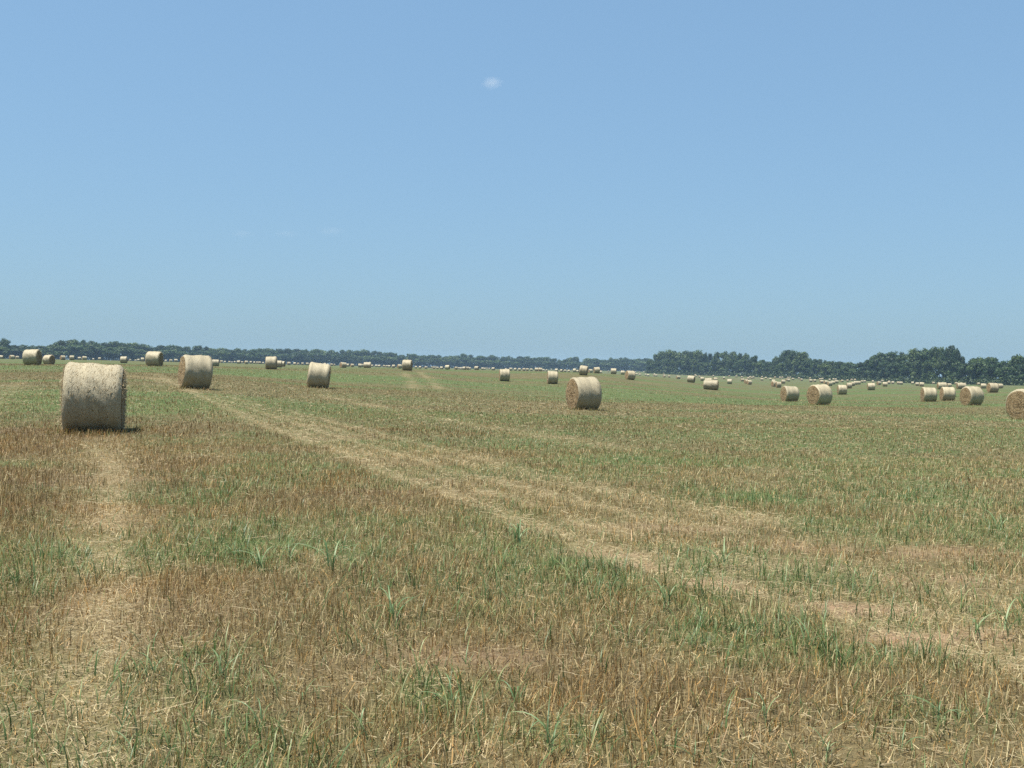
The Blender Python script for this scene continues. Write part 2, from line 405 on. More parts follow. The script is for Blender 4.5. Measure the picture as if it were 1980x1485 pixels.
def bale_wrap_material():
    m, nt, b = new_mat('bale_wrap')
    tc = N(nt, 'ShaderNodeTexCoord'); O = tc.outputs['Object']
    oi = N(nt, 'ShaderNodeObjectInfo')
    sh = N(nt, 'ShaderNodeVectorMath', operation='ADD'); nt.links.new(O, sh.inputs[0])
    sc_ = N(nt, 'ShaderNodeVectorMath', operation='SCALE'); sc_.inputs['Scale'].default_value = 37.0
    cmb = N(nt, 'ShaderNodeCombineXYZ')
    for i in range(3): nt.links.new(oi.outputs['Random'], cmb.inputs[i])
    nt.links.new(cmb.outputs[0], sc_.inputs[0]); nt.links.new(sc_.outputs[0], sh.inputs[1])
    V = sh.outputs[0]
    f1 = noise(nt, V, 26, 5, .75, stretch=(2.2, 1, 1))
    f2 = noise(nt, V, 60, 3, .6, stretch=(.5, 1.2, 1.2))
    f3 = noise(nt, V, 2.2, 3, .5)
    c = ramp(nt, f1, [(.28, (.17, .125, .066)), (.44, (.31, .255, .145)), (.57, (.41, .35, .205)), (.72, (.58, .52, .34))])
    c2 = ramp(nt, f2, [(.3, (.17, .128, .070)), (.6, (.38, .32, .19)), (.78, (.58, .52, .35))])
    c = mix(nt, .45, c, c2)
    c = mix(nt, .18, c, ramp(nt, f3, [(.3, (.35, .33, .30)), (.7, (.62, .62, .60))]), 'OVERLAY')
    band = noise(nt, V, 7, 3, .6, stretch=(1.6, .06, .06))
    c = mix(nt, .30, c, ramp(nt, band, [(.35, (.36, .35, .33)), (.65, (.64, .63, .60))]), 'OVERLAY')
    hs = N(nt, 'ShaderNodeHueSaturation')
    vv = math_n(nt, 'ADD', math_n(nt, 'MULTIPLY', oi.outputs['Random'], .22), .90)
    nt.links.new(vv, hs.inputs['Value']); nt.links.new(c, hs.inputs['Color']); hs.inputs['Saturation'].default_value = .86
    nt.links.new(hs.outputs[0], b.inputs['Base Color'])
    b.inputs['Roughness'].default_value = .55; b.inputs['Specular IOR Level'].default_value = .35
    bp = N(nt, 'ShaderNodeBump'); bp.inputs['Strength'].default_value = .8; bp.inputs['Distance'].default_value = .02
    h = math_n(nt, 'ADD', f1, math_n(nt, 'MULTIPLY', f2, .7))
    nt.links.new(h, bp.inputs['Height']); nt.links.new(bp.outputs[0], b.inputs['Normal'])
    return m
def bale_end_material():
    m, nt, b = new_mat('bale_end_straw')
    tc = N(nt, 'ShaderNodeTexCoord')
    mp = N(nt, 'ShaderNodeMapping'); mp.inputs['Location'].default_value = (0, 0, -BALE_D / 2 * .97)
    nt.links.new(tc.outputs['Object'], mp.inputs[0])
    sx = N(nt, 'ShaderNodeSeparateXYZ'); nt.links.new(mp.outputs[0], sx.inputs[0])
    rr = math_n(nt, 'SQRT', math_n(nt, 'ADD', math_n(nt, 'MULTIPLY', sx.outputs[1], sx.outputs[1]), math_n(nt, 'MULTIPLY', sx.outputs[2], sx.outputs[2])))
    an = math_n(nt, 'DIVIDE', math_n(nt, 'ARCTAN2', sx.outputs[2], sx.outputs[1]), 6.2832)
    cx = N(nt, 'ShaderNodeCombineXYZ')
    nt.links.new(math_n(nt, 'ADD', math_n(nt, 'MULTIPLY', rr, 4.2), an), cx.inputs[0]); nt.links.new(math_n(nt, 'MULTIPLY', an, 2.0), cx.inputs[1])
    rings = noise(nt, cx.outputs[0], 2.2, 4, .6)
    f = noise(nt, tc.outputs['Object'], 40, 4, .7)
    c = ramp(nt, rings, [(.40, (.060, .036, .016)), (.5, (.21, .140, .070)), (.60, (.40, .295, .165))])
    c = mix(nt, .5, c, ramp(nt, f, [(.3, (.080, .050, .023)), (.5, (.24, .162, .082)), (.72, (.46, .35, .20))]))
    nt.links.new(c, b.inputs['Base Color']); b.inputs['Roughness'].default_value = .85; b.inputs['Specular IOR Level'].default_value = .2
    bp = N(nt, 'ShaderNodeBump'); bp.inputs['Strength'].default_value = .9; bp.inputs['Distance'].default_value = .03
    nt.links.new(math_n(nt, 'ADD', rings, f), bp.inputs['Height']); nt.links.new(bp.outputs[0], b.inputs['Normal'])
    return m
M_WRAP = bale_wrap_material()
M_END = bale_end_material()
def bark_material():
    m, nt, b = new_mat('bark')
    geo = N(nt, 'ShaderNodeTexCoord')
    f = noise(nt, geo.outputs['Object'], 3, 4, .6, stretch=(3, 3, .5))
    nt.links.new(ramp(nt, f, [(.3, (.045, .035, .028)), (.7, (.14, .115, .09))]), b.inputs['Base Color'])
    b.inputs['Roughness'].default_value = .9
    return m
M_BARK = bark_material()

# ------------------------------------------------------------------ mesh helpers
def mesh_np(name, V, Q, mat, smooth=False, tint=None, tris=None):
    """mesh from an (n,3) vertex array and (m,4) quads and/or (k,3) triangles"""
    me = bpy.data.meshes.new(name)
    nq = 0 if Q is None else len(Q); nt_ = 0 if tris is None else len(tris)
    me.vertices.add(len(V)); me.vertices.foreach_set('co', np.ascontiguousarray(V, np.float32).ravel())
    idx = []; tot = []
    if nq: idx.append(np.asarray(Q, np.int32).ravel()); tot.append(np.full(nq, 4, np.int32))
    if nt_: idx.append(np.asarray(tris, np.int32).ravel()); tot.append(np.full(nt_, 3, np.int32))
    idx = np.concatenate(idx); tot = np.concatenate(tot)
    me.loops.add(len(idx)); me.loops.foreach_set('vertex_index', idx)
    me.polygons.add(len(tot))
    me.polygons.foreach_set('loop_start', np.r_[0, np.cumsum(tot)[:-1]].astype(np.int32))
    me.polygons.foreach_set('loop_total', tot)
    if smooth: me.polygons.foreach_set('use_smooth', np.ones(len(tot), bool))
    if tint is not None:
        a = me.attributes.new('tint', 'FLOAT_COLOR', 'POINT')
        a.data.foreach_set('color', np.c_[tint, np.ones(len(tint))].astype(np.float32).ravel())
    me.update(calc_edges=True)
    if mat is not None: me.materials.append(mat)
    return me
def link(name, me, parent=None):
    o = bpy.data.objects.new(name, me); COL.objects.link(o)
    if parent is not None: o.parent = parent
    return o
def tag(o, label=None, cat=None, group=None, kind=None):
    if label: o['label'] = label
    if cat: o['category'] = cat
    if group: o['group'] = group
    if kind: o['kind'] = kind
    return o

# ------------------------------------------------------------------ the field
def lines(dense0, dense1, step, lo, hi, ratio):
    a = list(np.arange(dense0, dense1 + 1e-6, step))
    s = step; x = dense1
    while x < hi:
        s *= ratio; x += s; a.append(min(x, hi))
    s = step; x = dense0; pre = []
    while x > lo:
        s *= ratio; x -= s; pre.append(max(x, lo))
    return np.array(pre[::-1] + a)
xs = lines(-16, 16, .14, -3600, 3600, 1.055)
ys = lines(3.0, 34, .14, -500, 4200, 1.035)
X, Y = np.meshgrid(xs, ys)
Z = height(X, Y)
nx, ny = len(xs), len(ys)
I = np.arange(nx * ny).reshape(ny, nx)
quads = np.stack([I[:-1, :-1], I[:-1, 1:], I[1:, 1:], I[1:, :-1]], -1).reshape(-1, 4)
gme = mesh_np('field', np.stack([X, Y, Z], -1).reshape(-1, 3), quads, M_GROUND, smooth=True)
g_, s_, so_, br_ = fields(X.ravel(), Y.ravel())
fa = gme.attributes.new('field', 'FLOAT_COLOR', 'POINT')
fa.data.foreach_set('color', np.c_[g_, s_, so_, br_].astype(np.float32).ravel())
tag(link('field', gme), 'mown hay field with tan stubble and green regrowth', None, None, 'structure')

_hfit = height
def height(x, y):
    """height of the ground sheet itself (bilinear on its grid)"""
    x = np.asarray(x, float); y = np.asarray(y, float)
    i = np.clip(np.searchsorted(xs, x) - 1, 0, nx - 2); j = np.clip(np.searchsorted(ys, y) - 1, 0, ny - 2)
    fx = np.clip((x - xs[i]) / (xs[i + 1] - xs[i]), 0, 1); fy = np.clip((y - ys[j]) / (ys[j + 1] - ys[j]), 0, 1)
    return (Z[j, i] * (1 - fx) + Z[j, i + 1] * fx) * (1 - fy) + (Z[j + 1, i] * (1 - fx) + Z[j + 1, i + 1] * fx) * fy

# ------------------------------------------------------------------ stubble, loose straw and grass (uncountable)
def scatter(d0, d1, dens, margin=2.2, half=.49):
    """random points on the ground between two distances in front of the camera"""
    w1 = d1 * half + margin
    n = int(dens * (d1 - d0) * 2 * w1)
    x = RNG.uniform(-w1, w1, n); y = RNG.uniform(d0, d1, n)
    k = np.abs(x) < y * half + margin
    return x[k], y[k]
def blades(bx, by, h, w, reach, az, tint, nseg=1, droop=0.0, taper=1.0, zoff=0.0, z=None, tip=None):
    """strips rooted at (bx,by): rise h, drift reach towards az, droop bends the tip down"""
    n = len(bx)
    if z is None: z = height(bx, by)
    t = np.linspace(0, 1, nseg + 1)[None, :]
    ca, sa = np.cos(az)[:, None], np.sin(az)[:, None]
    rr = reach[:, None] * t ** 1.6
    zz = h[:, None] * (t * (1 + droop) - droop * t ** 2.4) if np.isscalar(droop) else h[:, None] * (t * (1 + droop[:, None]) - droop[:, None] * t ** 2.4)
    cx = bx[:, None] + rr * ca; cy = by[:, None] + rr * sa; cz = z[:, None] + zoff + zz
    ww = .5 * w[:, None] * (np.clip(1 - t ** 1.5 * taper, .04, 1))
    px_, py_ = -sa * ww, ca * ww
    V = np.stack([np.stack([cx - px_, cy - py_, cz], -1), np.stack([cx + px_, cy + py_, cz], -1)], 2)   # n, seg+1, 2, 3
    V = V.reshape(-1, 3)
    m = (nseg + 1) * 2
    base = (np.arange(n) * m)[:, None, None]
    k = np.arange(nseg)[None, :, None] * 2
    Q = (base + k + np.array([0, 1, 3, 2])[None, None, :]).reshape(-1, 4)
    tt = np.repeat(tint, m, axis=0)
    if tip is not None:
        f = np.repeat(np.tile(t[0], (n, 1)).reshape(-1), 2)[:, None]
        tt = tt * (1 - f) + np.repeat(tip, m, axis=0) * f
    return V, Q, tt
class Stuff:
    def __init__(s): s.V = []; s.Q = []; s.T = []; s.n = 0
    def add(s, V, Q, T):
        s.V.append(V); s.Q.append(Q + s.n); s.T.append(T); s.n += len(V)
    def build(s, name, mat, label, cat):
        me = mesh_np(name, np.concatenate(s.V), np.concatenate(s.Q), mat, tint=np.concatenate(s.T))
        return tag(link(name, me), label, cat, None, 'stuff')
def cmix(a, b, f):
    return np.asarray(a)[None] * (1 - f[:, None]) + np.asarray(b)[None] * f[:, None]
STRAW_D = (.17, .118, .048); STRAW_M = (.355, .282, .125); STRAW_L = (.64, .535, .305)
def straw_tint(x, y, br, s):
    n = len(x)
    f = np.clip(RNG.beta(1.1, 1.3, n) + .30 * (s - .25) - .30 * (br - .35), 0, 1)
    c = np.where((f < .55)[:, None], cmix(STRAW_D, STRAW_M, np.clip(f / .55, 0, 1)), cmix(STRAW_M, STRAW_L, np.clip((f - .55) / .45, 0, 1)))
    hue = fbm(x * .8 + 50, y * .8, 3, 3)
    c = c * (1 + (sst(.45, .65, hue) * br)[:, None] * np.array([.08, -.05, -.18])) * RNG.uniform(.8, 1.15, (n, 1))
    k = RNG.random(n)
    a_ = k < .16; b_ = (k >= .16) & (k < .30); d_ = (k >= .30) & (k < .39)
    c[a_] *= np.array([.95, .72, .50])          # orange-brown sheaths
    c[b_] *= np.array([1.0, .84, .86])          # pinkish stems
    c[d_] *= np.array([.55, .52, .50])          # old grey-brown ones
    return c
GR_A = (.056, .112, .036); GR_B = (.108, .172, .056); GR_C = (.24, .27, .115)
def grass_tint(n):
    f = RNG.random(n)
    c = np.where((f < .6)[:, None], cmix(GR_A, GR_B, f / .6), cmix(GR_B, GR_C, (f - .6) / .4))
    return c * RNG.uniform(.8, 1.15, (n, 1))

stub = Stuff(); loose = Stuff(); grass = Stuff()
# standing stubble: distance zones, stalk density, stalk width, height factor
for (d0, d1, dens, wf, hf) in ((3.2, 8, 2900, 1.0, 1.0), (8, 13, 1700, 1.2, 1.0), (13, 22, 680, 1.8, .95), (22, 40, 190, 3.2, .85), (40, 75, 34, 6.5, .8), (75, 150, 5.0, 13.0, .75)):
    x, y = scatter(d0, d1, dens)
    g, s, so, br = fields(x, y)
    row = .5 + .5 * np.cos((x * .93 + y * .36) / .19 * 2 * np.pi)
    keep = RNG.random(len(x)) < (1 - .85 * so) * (1 - .45 * s) * (1 - .35 * g) * (.7 + .3 * row if d0 < 20 else 1)
    x, y, g, s, br = x[keep], y[keep], g[keep], s[keep], br[keep]
    n = len(x)
    h = RNG.uniform(.03, .105, n) * hf * (1 - .35 * s) * (.75 + .5 * br) * (.55 + .9 * vn(x * 1.7, y * 1.7, 2))
    w = RNG.uniform(.0022, .0055, n) * wf
    az = RNG.uniform(0, 2 * np.pi, n)
    reach = np.abs(RNG.normal(0, .5, n)) * h
    flat = RNG.random(n) < .30 + .25 * s
    h = np.where(flat, h * .45, h); reach = np.where(flat, RNG.uniform(.03, .09, n), reach)
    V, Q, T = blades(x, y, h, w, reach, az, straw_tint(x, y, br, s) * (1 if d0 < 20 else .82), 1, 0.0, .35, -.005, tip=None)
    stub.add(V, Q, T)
# loose straw lying flat, thickest along the swath tracks
for (d0, d1, dens, wf) in ((3.2, 9, 1500, .8), (9, 16, 700, 1.1), (16, 30, 200, 1.9), (30, 60, 34, 4.0)):
    x, y = scatter(d0, d1, dens)
    g, s, so, br = fields(x, y)
    keep = RNG.random(len(x)) < .26 + .74 * s + .1 * so
    x, y, s, br = x[keep], y[keep], s[keep], br[keep]
    n = len(x)
    L = RNG.uniform(.015, .075, n) * np.where(RNG.random(n) < .06, 2.6, 1.0) * (1 + .35 * (wf - 1)); az = RNG.uniform(0, 2 * np.pi, n)
    w = RNG.uniform(.0022, .005, n) * wf
    f = np.clip(RNG.beta(2, 1.6, n) + .2 * (s - .5), 0, 1)
    tint = cmix((.16, .115, .055), (.50, .41, .24), f)
    z0 = height(x, y) + RNG.uniform(.004, .05, n)
    ca, sa = np.cos(az), np.sin(az)
    rise = RNG.normal(0, .16, n) * L
    A = np.stack([x, y, z0], -1); B = np.stack([x + L * ca, y + L * sa, np.maximum(z0 + rise, height(x + L * ca, y + L * sa) + .003)], -1)
    roll = RNG.uniform(-.9, .9, n)
    P = np.stack([-sa * np.cos(roll), ca * np.cos(roll), np.sin(roll)], -1) * (w / 2)[:, None]
    V = np.stack([A - P, A + P, B + P, B - P], 1).reshape(-1, 3)
    Q = (np.arange(n) * 4)[:, None] + np.arange(4)[None]
    loose.add(V, Q, np.repeat(tint, 4, 0))
# green regrowth
for (d0, d1, dens, wf, hf, ns) in ((3.2, 9, 1050, 1.0, .9, 5), (9, 16, 640, 1.15, .75, 3), (16, 30, 320, 1.5, .5, 2), (30, 60, 90, 2.4, .45, 2), (60, 110, 16, 5.5, .5, 1), (110, 220, 2.6, 12., .5, 1)):
    x, y = scatter(d0, d1, dens)
    g, s, so, br = fields(x, y)
    cl = vn(x * 5.5, y * 5.5, 6)
    keep = RNG.random(len(x)) < np.clip(g * 1.15 * (.25 + 1.5 * sst(.4, .75, cl)) + .035, 0, 1)
    x, y, g = x[keep], y[keep], g[keep]
    n = len(x)
    big = RNG.random(n) < (.10 + .16 * g) * (1.0 if d0 < 9 else .6 if d0 < 16 else .25)
    h = np.where(big, RNG.uniform(.10, .21, n), RNG.uniform(.03, .11, n)) * hf * (.7 + .6 * g)
    w = np.where(big, RNG.uniform(.005, .0095, n), RNG.uniform(.0028, .0065, n)) * wf
    az = RNG.uniform(0, 2 * np.pi, n)
    reach = h * np.where(big, RNG.uniform(.5, 1.5, n), RNG.uniform(.3, 1.3, n))
    dr = np.where(big, RNG.uniform(.2, 1.3, n), RNG.uniform(0, .7, n))
    tint = grass_tint(n)
    V, Q, T = blades(x, y, h, w, reach, az, tint, ns, dr if ns > 1 else 0.0, 1.0, -.004, tip=tint * np.array([1.2, 1.1, 1.0]))
    grass.add(V, Q, T)
# stalks and grass left standing and piled against the feet of the nearer bales
for (l, r_, t, b_, e_, ln, lab) in BIG:
    if b_ - t < 26: continue
    dep = BALE_D * F / (b_ - t); px = (l + r_) / 2
    dr = ray(px, hzn(px)); dr = dr / dr[1]
    n = int(900 if dep < 30 else 260)
    wide = 1.5 if dep > 30 else 1.1
    x = dr[0] * dep + RNG.normal(0, .55, n); y = dep - .25 + RNG.normal(0, .42, n) * wide
    gg, ss, so, br = fields(x, y)
    k = 1.6 if dep < 30 else 3.0
    h = RNG.uniform(.04, .16, n); az = RNG.uniform(0, 2 * np.pi, n)
    stub.add(*blades(x, y, h, RNG.uniform(.003, .006, n) * k, h * RNG.uniform(.1, .9, n), az, straw_tint(x, y, br, ss), 1, 0.0, .5, -.005))
    n2 = n // 4
    tg = grass_tint(n2)
    grass.add(*blades(x[:n2], y[:n2], h[:n2] * 1.1, RNG.uniform(.004, .008, n2) * k, h[:n2] * .6, az[:n2], tg, 1, 0.0, 1.0, -.004))
stub.build('stubble', M_STRAW, 'tan cut straw stubble standing all over the field', 'stubble')
loose.build('loose_straw', M_STRAW, 'pale loose straw lying in streaks on the field', 'straw')
grass.build('grass', M_GRASS, 'thin green grass regrowing between the stubble', 'grass')
print('blade verts', stub.n, loose.n, grass.n)

# ------------------------------------------------------------------ bales
def bale_wrap_mesh(seed, na=72, nl=22, amp=.018, cone=0.0):
    """curved side of a round bale, axis along X, resting on z=0, slightly sagging, rounded shoulders"""
    r0_ = BALE_D / 2
    t = np.linspace(-1, 1, nl)
    prof = 1 - .10 * np.clip((np.abs(t) - .80) / .20, 0, 1) ** 2.2
    prof = prof * (1 + .012 * np.sin(t * 7 + seed) + cone * t)
    xx = t * BALE_W / 2
    th = np.linspace(0, 2 * np.pi, na, endpoint=False)
    TH, TT = np.meshgrid(th, t)
    rr = r0_ * prof[:, None] * np.ones_like(TH)
    rr = rr + amp * 2 * (fbm(np.cos(TH) * 5 + 30 + seed * 7, TT * 4 + np.sin(TH) * 5 + 30, seed, 3) - .5) + amp * 1.2 * (fbm(np.cos(TH) * 1.3 + 9 + seed, np.sin(TH) * 1.3 + TT + 9, seed + 2, 2) - .5) * 3
    y = np.cos(TH) * rr; z = np.sin(TH) * rr
    z = z + r0_ * .97
    z = np.where(z < .08, .08 - (.08 - z) * .40, z)          # flattened foot
    z = (z - z.min()) * (BALE_D / (z.max() - z.min()))
    y = y * 1.02
    V = np.stack([np.repeat(xx[:, None], na, 1), y, z], -1)
    I = np.arange(nl * na).reshape(nl, na); J = np.roll(I, -1, 1)
    Q = np.stack([I[:-1], J[:-1], J[1:], I[1:]], -1).reshape(-1, 4)[:, ::-1]
    return V, Q
def bale_end_mesh(V, side, seed, nr=9):
    ring = V[-1] if side > 0 else V[0]
    c = ring.mean(0)
    rows = []
    rs = np.random.default_rng(seed)
    for i in range(nr):
        f = 1 - i / nr
        p = c + (ring - c) * f
        bulge = .035 * (1 - f ** 2) + (0 if i == 0 else 1) * (rs.random(len(ring)) - .35) * .030
        p = p.copy(); p[:, 0] += side * bulge
        rows.append(p)
    W = np.concatenate(rows + [c[None] + np.array([[side * .04, 0, 0]])])
    na = len(ring)
    I = np.arange(nr * na).reshape(nr, na); J = np.roll(I, -1, 1)
    Q = np.stack([I[:-1], J[:-1], J[1:], I[1:]], -1).reshape(-1, 4)
    T = np.stack([I[-1], J[-1], np.full(na, nr * na)], -1)
    if side < 0: Q = Q[:, ::-1]; T = T[:, ::-1]
    if side > 0: pass
    return W, Q, T
def fuzz_mesh(V, seed, n_side, n_end, n_foot):
    """loose stalks sticking out of a bale"""
    rs = np.random.default_rng(seed + 100)
    nl, na = V.shape[:2]
    cx = np.array([0, 0, V[..., 2].mean()])
    A = []; D = []; L = []
    a = rs.integers(1, nl - 1, n_side); b = rs.integers(0, na, n_side)
    p = V[a, b]; nrm = (p - cx) * np.array([0, 1, 1]); nrm /= np.linalg.norm(nrm, axis=1)[:, None]
    tan = np.stack([rs.normal(0, .5, n_side), -nrm[:, 2] * rs.choice([-1, 1], n_side), nrm[:, 1]], -1)
    tan /= np.linalg.norm(tan, axis=1)[:, None]
    tan[:, 2] *= np.sign(tan[:, 1] * -nrm[:, 2] + 1e-9)
    A.append(p + nrm * .002); D.append(tan * .97 + nrm * rs.uniform(.0, .10, n_side)[:, None]); L.append(rs.uniform(.03, .09, n_side))
    for side in (-1, 1):
        ring = V[-1] if side > 0 else V[0]
        c = ring.mean(0)
        k = rs.integers(0, na, n_end); f = np.sqrt(rs.random(n_end)) * 1.0
        p = c + (ring[k] - c) * f[:, None]; p[:, 0] += side * .02
        d = rs.normal(0, 1, (n_end, 3)); d[:, 0] = side * np.abs(d[:, 0]) * .55
        d /= np.linalg.norm(d, axis=1)[:, None]
        A.append(p); D.append(d); L.append(rs.uniform(.04, .14, n_end))
    A = np.concatenate(A); D = np.concatenate(D); L = np.concatenate(L)
    n = len(A)
    D /= np.linalg.norm(D, axis=1)[:, None]
    r_ = rs.normal(0, 1, (n, 3)); S = np.cross(D, r_); S /= np.linalg.norm(S, axis=1)[:, None]
    w = rs.uniform(.003, .006, n)[:, None]
    B = A + D * L[:, None]
    W = np.stack([A - S * w, A + S * w, B + S * w * .6, B - S * w * .6], 1).reshape(-1, 3)
    Q = (np.arange(n) * 4)[:, None] + np.arange(4)[None]
    f = rs.beta(2, 2, n)
    T = np.repeat(cmix((.25, .17, .08), (.66, .57, .38), f), 4, 0)
    return W, Q, T
PROTO = []
for k, (cone, na, nl) in enumerate(((0.0, 72, 22), (0.03, 72, 22), (-.04, 72, 22), (.015, 72, 22))):
    V, Q = bale_wrap_mesh(k, na, nl, .020, cone)
    wrap = mesh_np('bale_wrap', V.reshape(-1, 3), Q, M_WRAP, smooth=True)
    ends = []
    for side in (-1, 1):
        W, Q2, T2 = bale_end_mesh(V, side, k * 2 + (side > 0))
        ends.append(mesh_np('bale_end', W, Q2, M_END, smooth=False, tris=T2))
    W, Q3, T3 = fuzz_mesh(V, k, 500, 420, 0)
    fz = mesh_np('bale_fuzz', W, Q3, M_STRAW, tint=T3)
    PROTO.append((wrap, ends, fz))
V, Q = bale_wrap_mesh(9, 144, 40, .014, -.012)
W, Q3, T3 = fuzz_mesh(V, 9, 2600, 1300, 0)
near_parts = (mesh_np('bale_wrap', V.reshape(-1, 3), Q, M_WRAP, smooth=True),
              [mesh_np('bale_end', *bale_end_mesh(V, s, 20 + s, 14)[:2], M_END, tris=bale_end_mesh(V, s, 20 + s, 14)[2]) for s in (-1, 1)],
              mesh_np('bale_fuzz', W, Q3, M_STRAW, tint=T3))
FARP = []
for k in range(4):
    V, Q = bale_wrap_mesh(k + 4, 24, 8, .02, .02 * (k - 1.5))
    Wl, Ql, Tl = bale_end_mesh(V, -1, 50 + k, 2); Wr, Qr, Tr = bale_end_mesh(V, 1, 60 + k, 2)
    n0 = V.shape[0] * V.shape[1]
    VV = np.concatenate([V.reshape(-1, 3), Wl, Wr])
    me = mesh_np('far_bale', VV, np.concatenate([Q, Ql + n0, Qr + n0 + len(Wl)]), M_WRAP, smooth=False, tris=np.concatenate([Tl + n0, Tr + n0 + len(Wl)]))
    me.materials.append(M_END)
    mi = np.zeros(len(me.polygons), np.int32); mi[len(Q):] = 1
    me.polygons.foreach_set('material_index', mi)
    FARP.append(me)

def bale_frame(px, d, end, lean):
    """position on the ground and orientation of a bale seen at column px"""
    dr = ray(px, hzn(px)); dr = dr / dr[1]
    x, y = dr[0] * d, dr[1] * d
    th = math.atan2(dr[0], dr[1])                 # bearing
    yaw = -th                                      # axis square to the line of sight
    yaw = yaw - math.asin(max(-.98, min(.98, end)))  # turn the named end towards the camera
    ux, uy = math.cos(yaw), math.sin(yaw)
    e = .7
    z = float(height(np.array([x]), np.array([y]))[0])
    view = Vector((dr[0], dr[1], 0)).normalized()
    q = Quaternion(view, R(lean)) @ Quaternion((0, 0, 1), yaw)
    return Vector((x, y, z)), q
HEAD = []
for i, (l, r_, t, b, e, ln, lab) in enumerate(BIG):
    h = b - t; d = BALE_D * F / h * (1 + .25 * h / F)
    px = (l + r_) / 2
    p, q = bale_frame(px, d, e, ln - 1.1 if ln else 0)
    near = h > 100
    root = bpy.data.objects.new('hay_bale', None); COL.objects.link(root)
    root.location = p - Vector((0, 0, .02)); root.rotation_mode = 'QUATERNION'; root.rotation_quaternion = q
    wapp = (r_ - l) / h
    ce = math.sqrt(1 - e * e)
    sx = max(.82, min(1.5, (wapp - abs(e)) / ce * BALE_D / BALE_W * math.cos(math.atan((px - 990) / F)) * .97)) if ce > .3 else 1.0
    root.scale = (sx, random.uniform(.98, 1.07), random.uniform(.975, 1.005)) if not near else (sx, 1.02, 1)
    tag(root, lab, 'hay bale', 'round hay bales on the field')
    wrap, ends, fz = near_parts if near else PROTO[i % 4]
    w_ = link('net_wrap', wrap, root)
    for m_ in ends: link('straw_end', m_, root)
    if h > 16:
        f_ = link('loose_stalks', fz, root); f_['kind'] = 'stuff'
# sectors for naming the small far bales
ANCH = [(-50, 'the left picture edge'), (62, 'the leftmost broad bale'), (182, 'the nearest bale'), (298, 'the drum-shaped bale'), (375, 'the large leaning bale'), (524, 'the upright crest bale'),
        (615, 'the right-leaning bale'), (787, 'the wheel-track bale'), (975, 'the mid-field bale'), (1068, 'the bale beside centre'), (1127, 'the tilted skyline bale'),
        (1218, 'the orange-ended bale'), (1336, 'the tilted reddish bale'), (1375, 'the wide long bale'), (1460, None), (1528, 'the shaded-end bale'), (1586, 'the swirled bale'), (1629, None), (1685, 'the lone bale'),
        (1796, 'the right-hand cluster'), (1880, "the cluster's last bale"), (1979, 'the cut-off bale')]
ANCH = [a for a in ANCH if a[1]]
ORD = 'first second third fourth fifth sixth seventh eighth ninth tenth eleventh twelfth thirteenth fourteenth fifteenth sixteenth seventeenth eighteenth nineteenth twentieth twenty-first twenty-second twenty-third twenty-fourth twenty-fifth twenty-sixth twenty-seventh twenty-eighth twenty-ninth thirtieth'.split()
count = {}
for i, (x, t, h) in enumerate(sorted(SMALL)):
    d = BALE_D * F / max(h, 2.5) * (1 + random.uniform(-.02, .02))
    end = random.choice((-1, 1)) * random.uniform(0, .5) if x < 1150 else -random.uniform(0, .6)
    dd = d * np.linspace(.78, 1.28, 41)
    dr = ray(x, hzn(x)); dr = dr / dr[1]
    bots = hzn(x) + (EYE - height(dr[0] * dd, dd)) / dd * F
    d = float(dd[np.argmin(np.abs(bots - t - h) + 2.0 * np.abs(np.log(dd / d)))])     # where its foot meets the ground
    p, q = bale_frame(x, d, end, random.uniform(-3, 4))
    k = max(j for j in range(len(ANCH)) if ANCH[j][0] <= x or j == 0)
    k = min(k, len(ANCH) - 2)
    count[k] = count.get(k, 0) + 1
    lab = 'tiny far bale, %s from left between %s and %s' % (ORD[count[k] - 1], ANCH[k][1], ANCH[k + 1][1])
    if h >= 9.5:
        root = bpy.data.objects.new('hay_bale', None); COL.objects.link(root)
        wrap, ends, fz = PROTO[i % 4]
        link('net_wrap', wrap, root)
        for m_ in ends: link('straw_end', m_, root)
    else:
        root = link('hay_bale', FARP[i % 4])
    root.location = p - Vector((0, 0, .02)); root.rotation_mode = 'QUATERNION'; root.rotation_quaternion = q
    root.scale = (random.uniform(.85, 1.15), random.uniform(.97, 1.08), random.uniform(.93, 1.03))
    tag(root, lab, 'hay bale', 'round hay bales on the field')

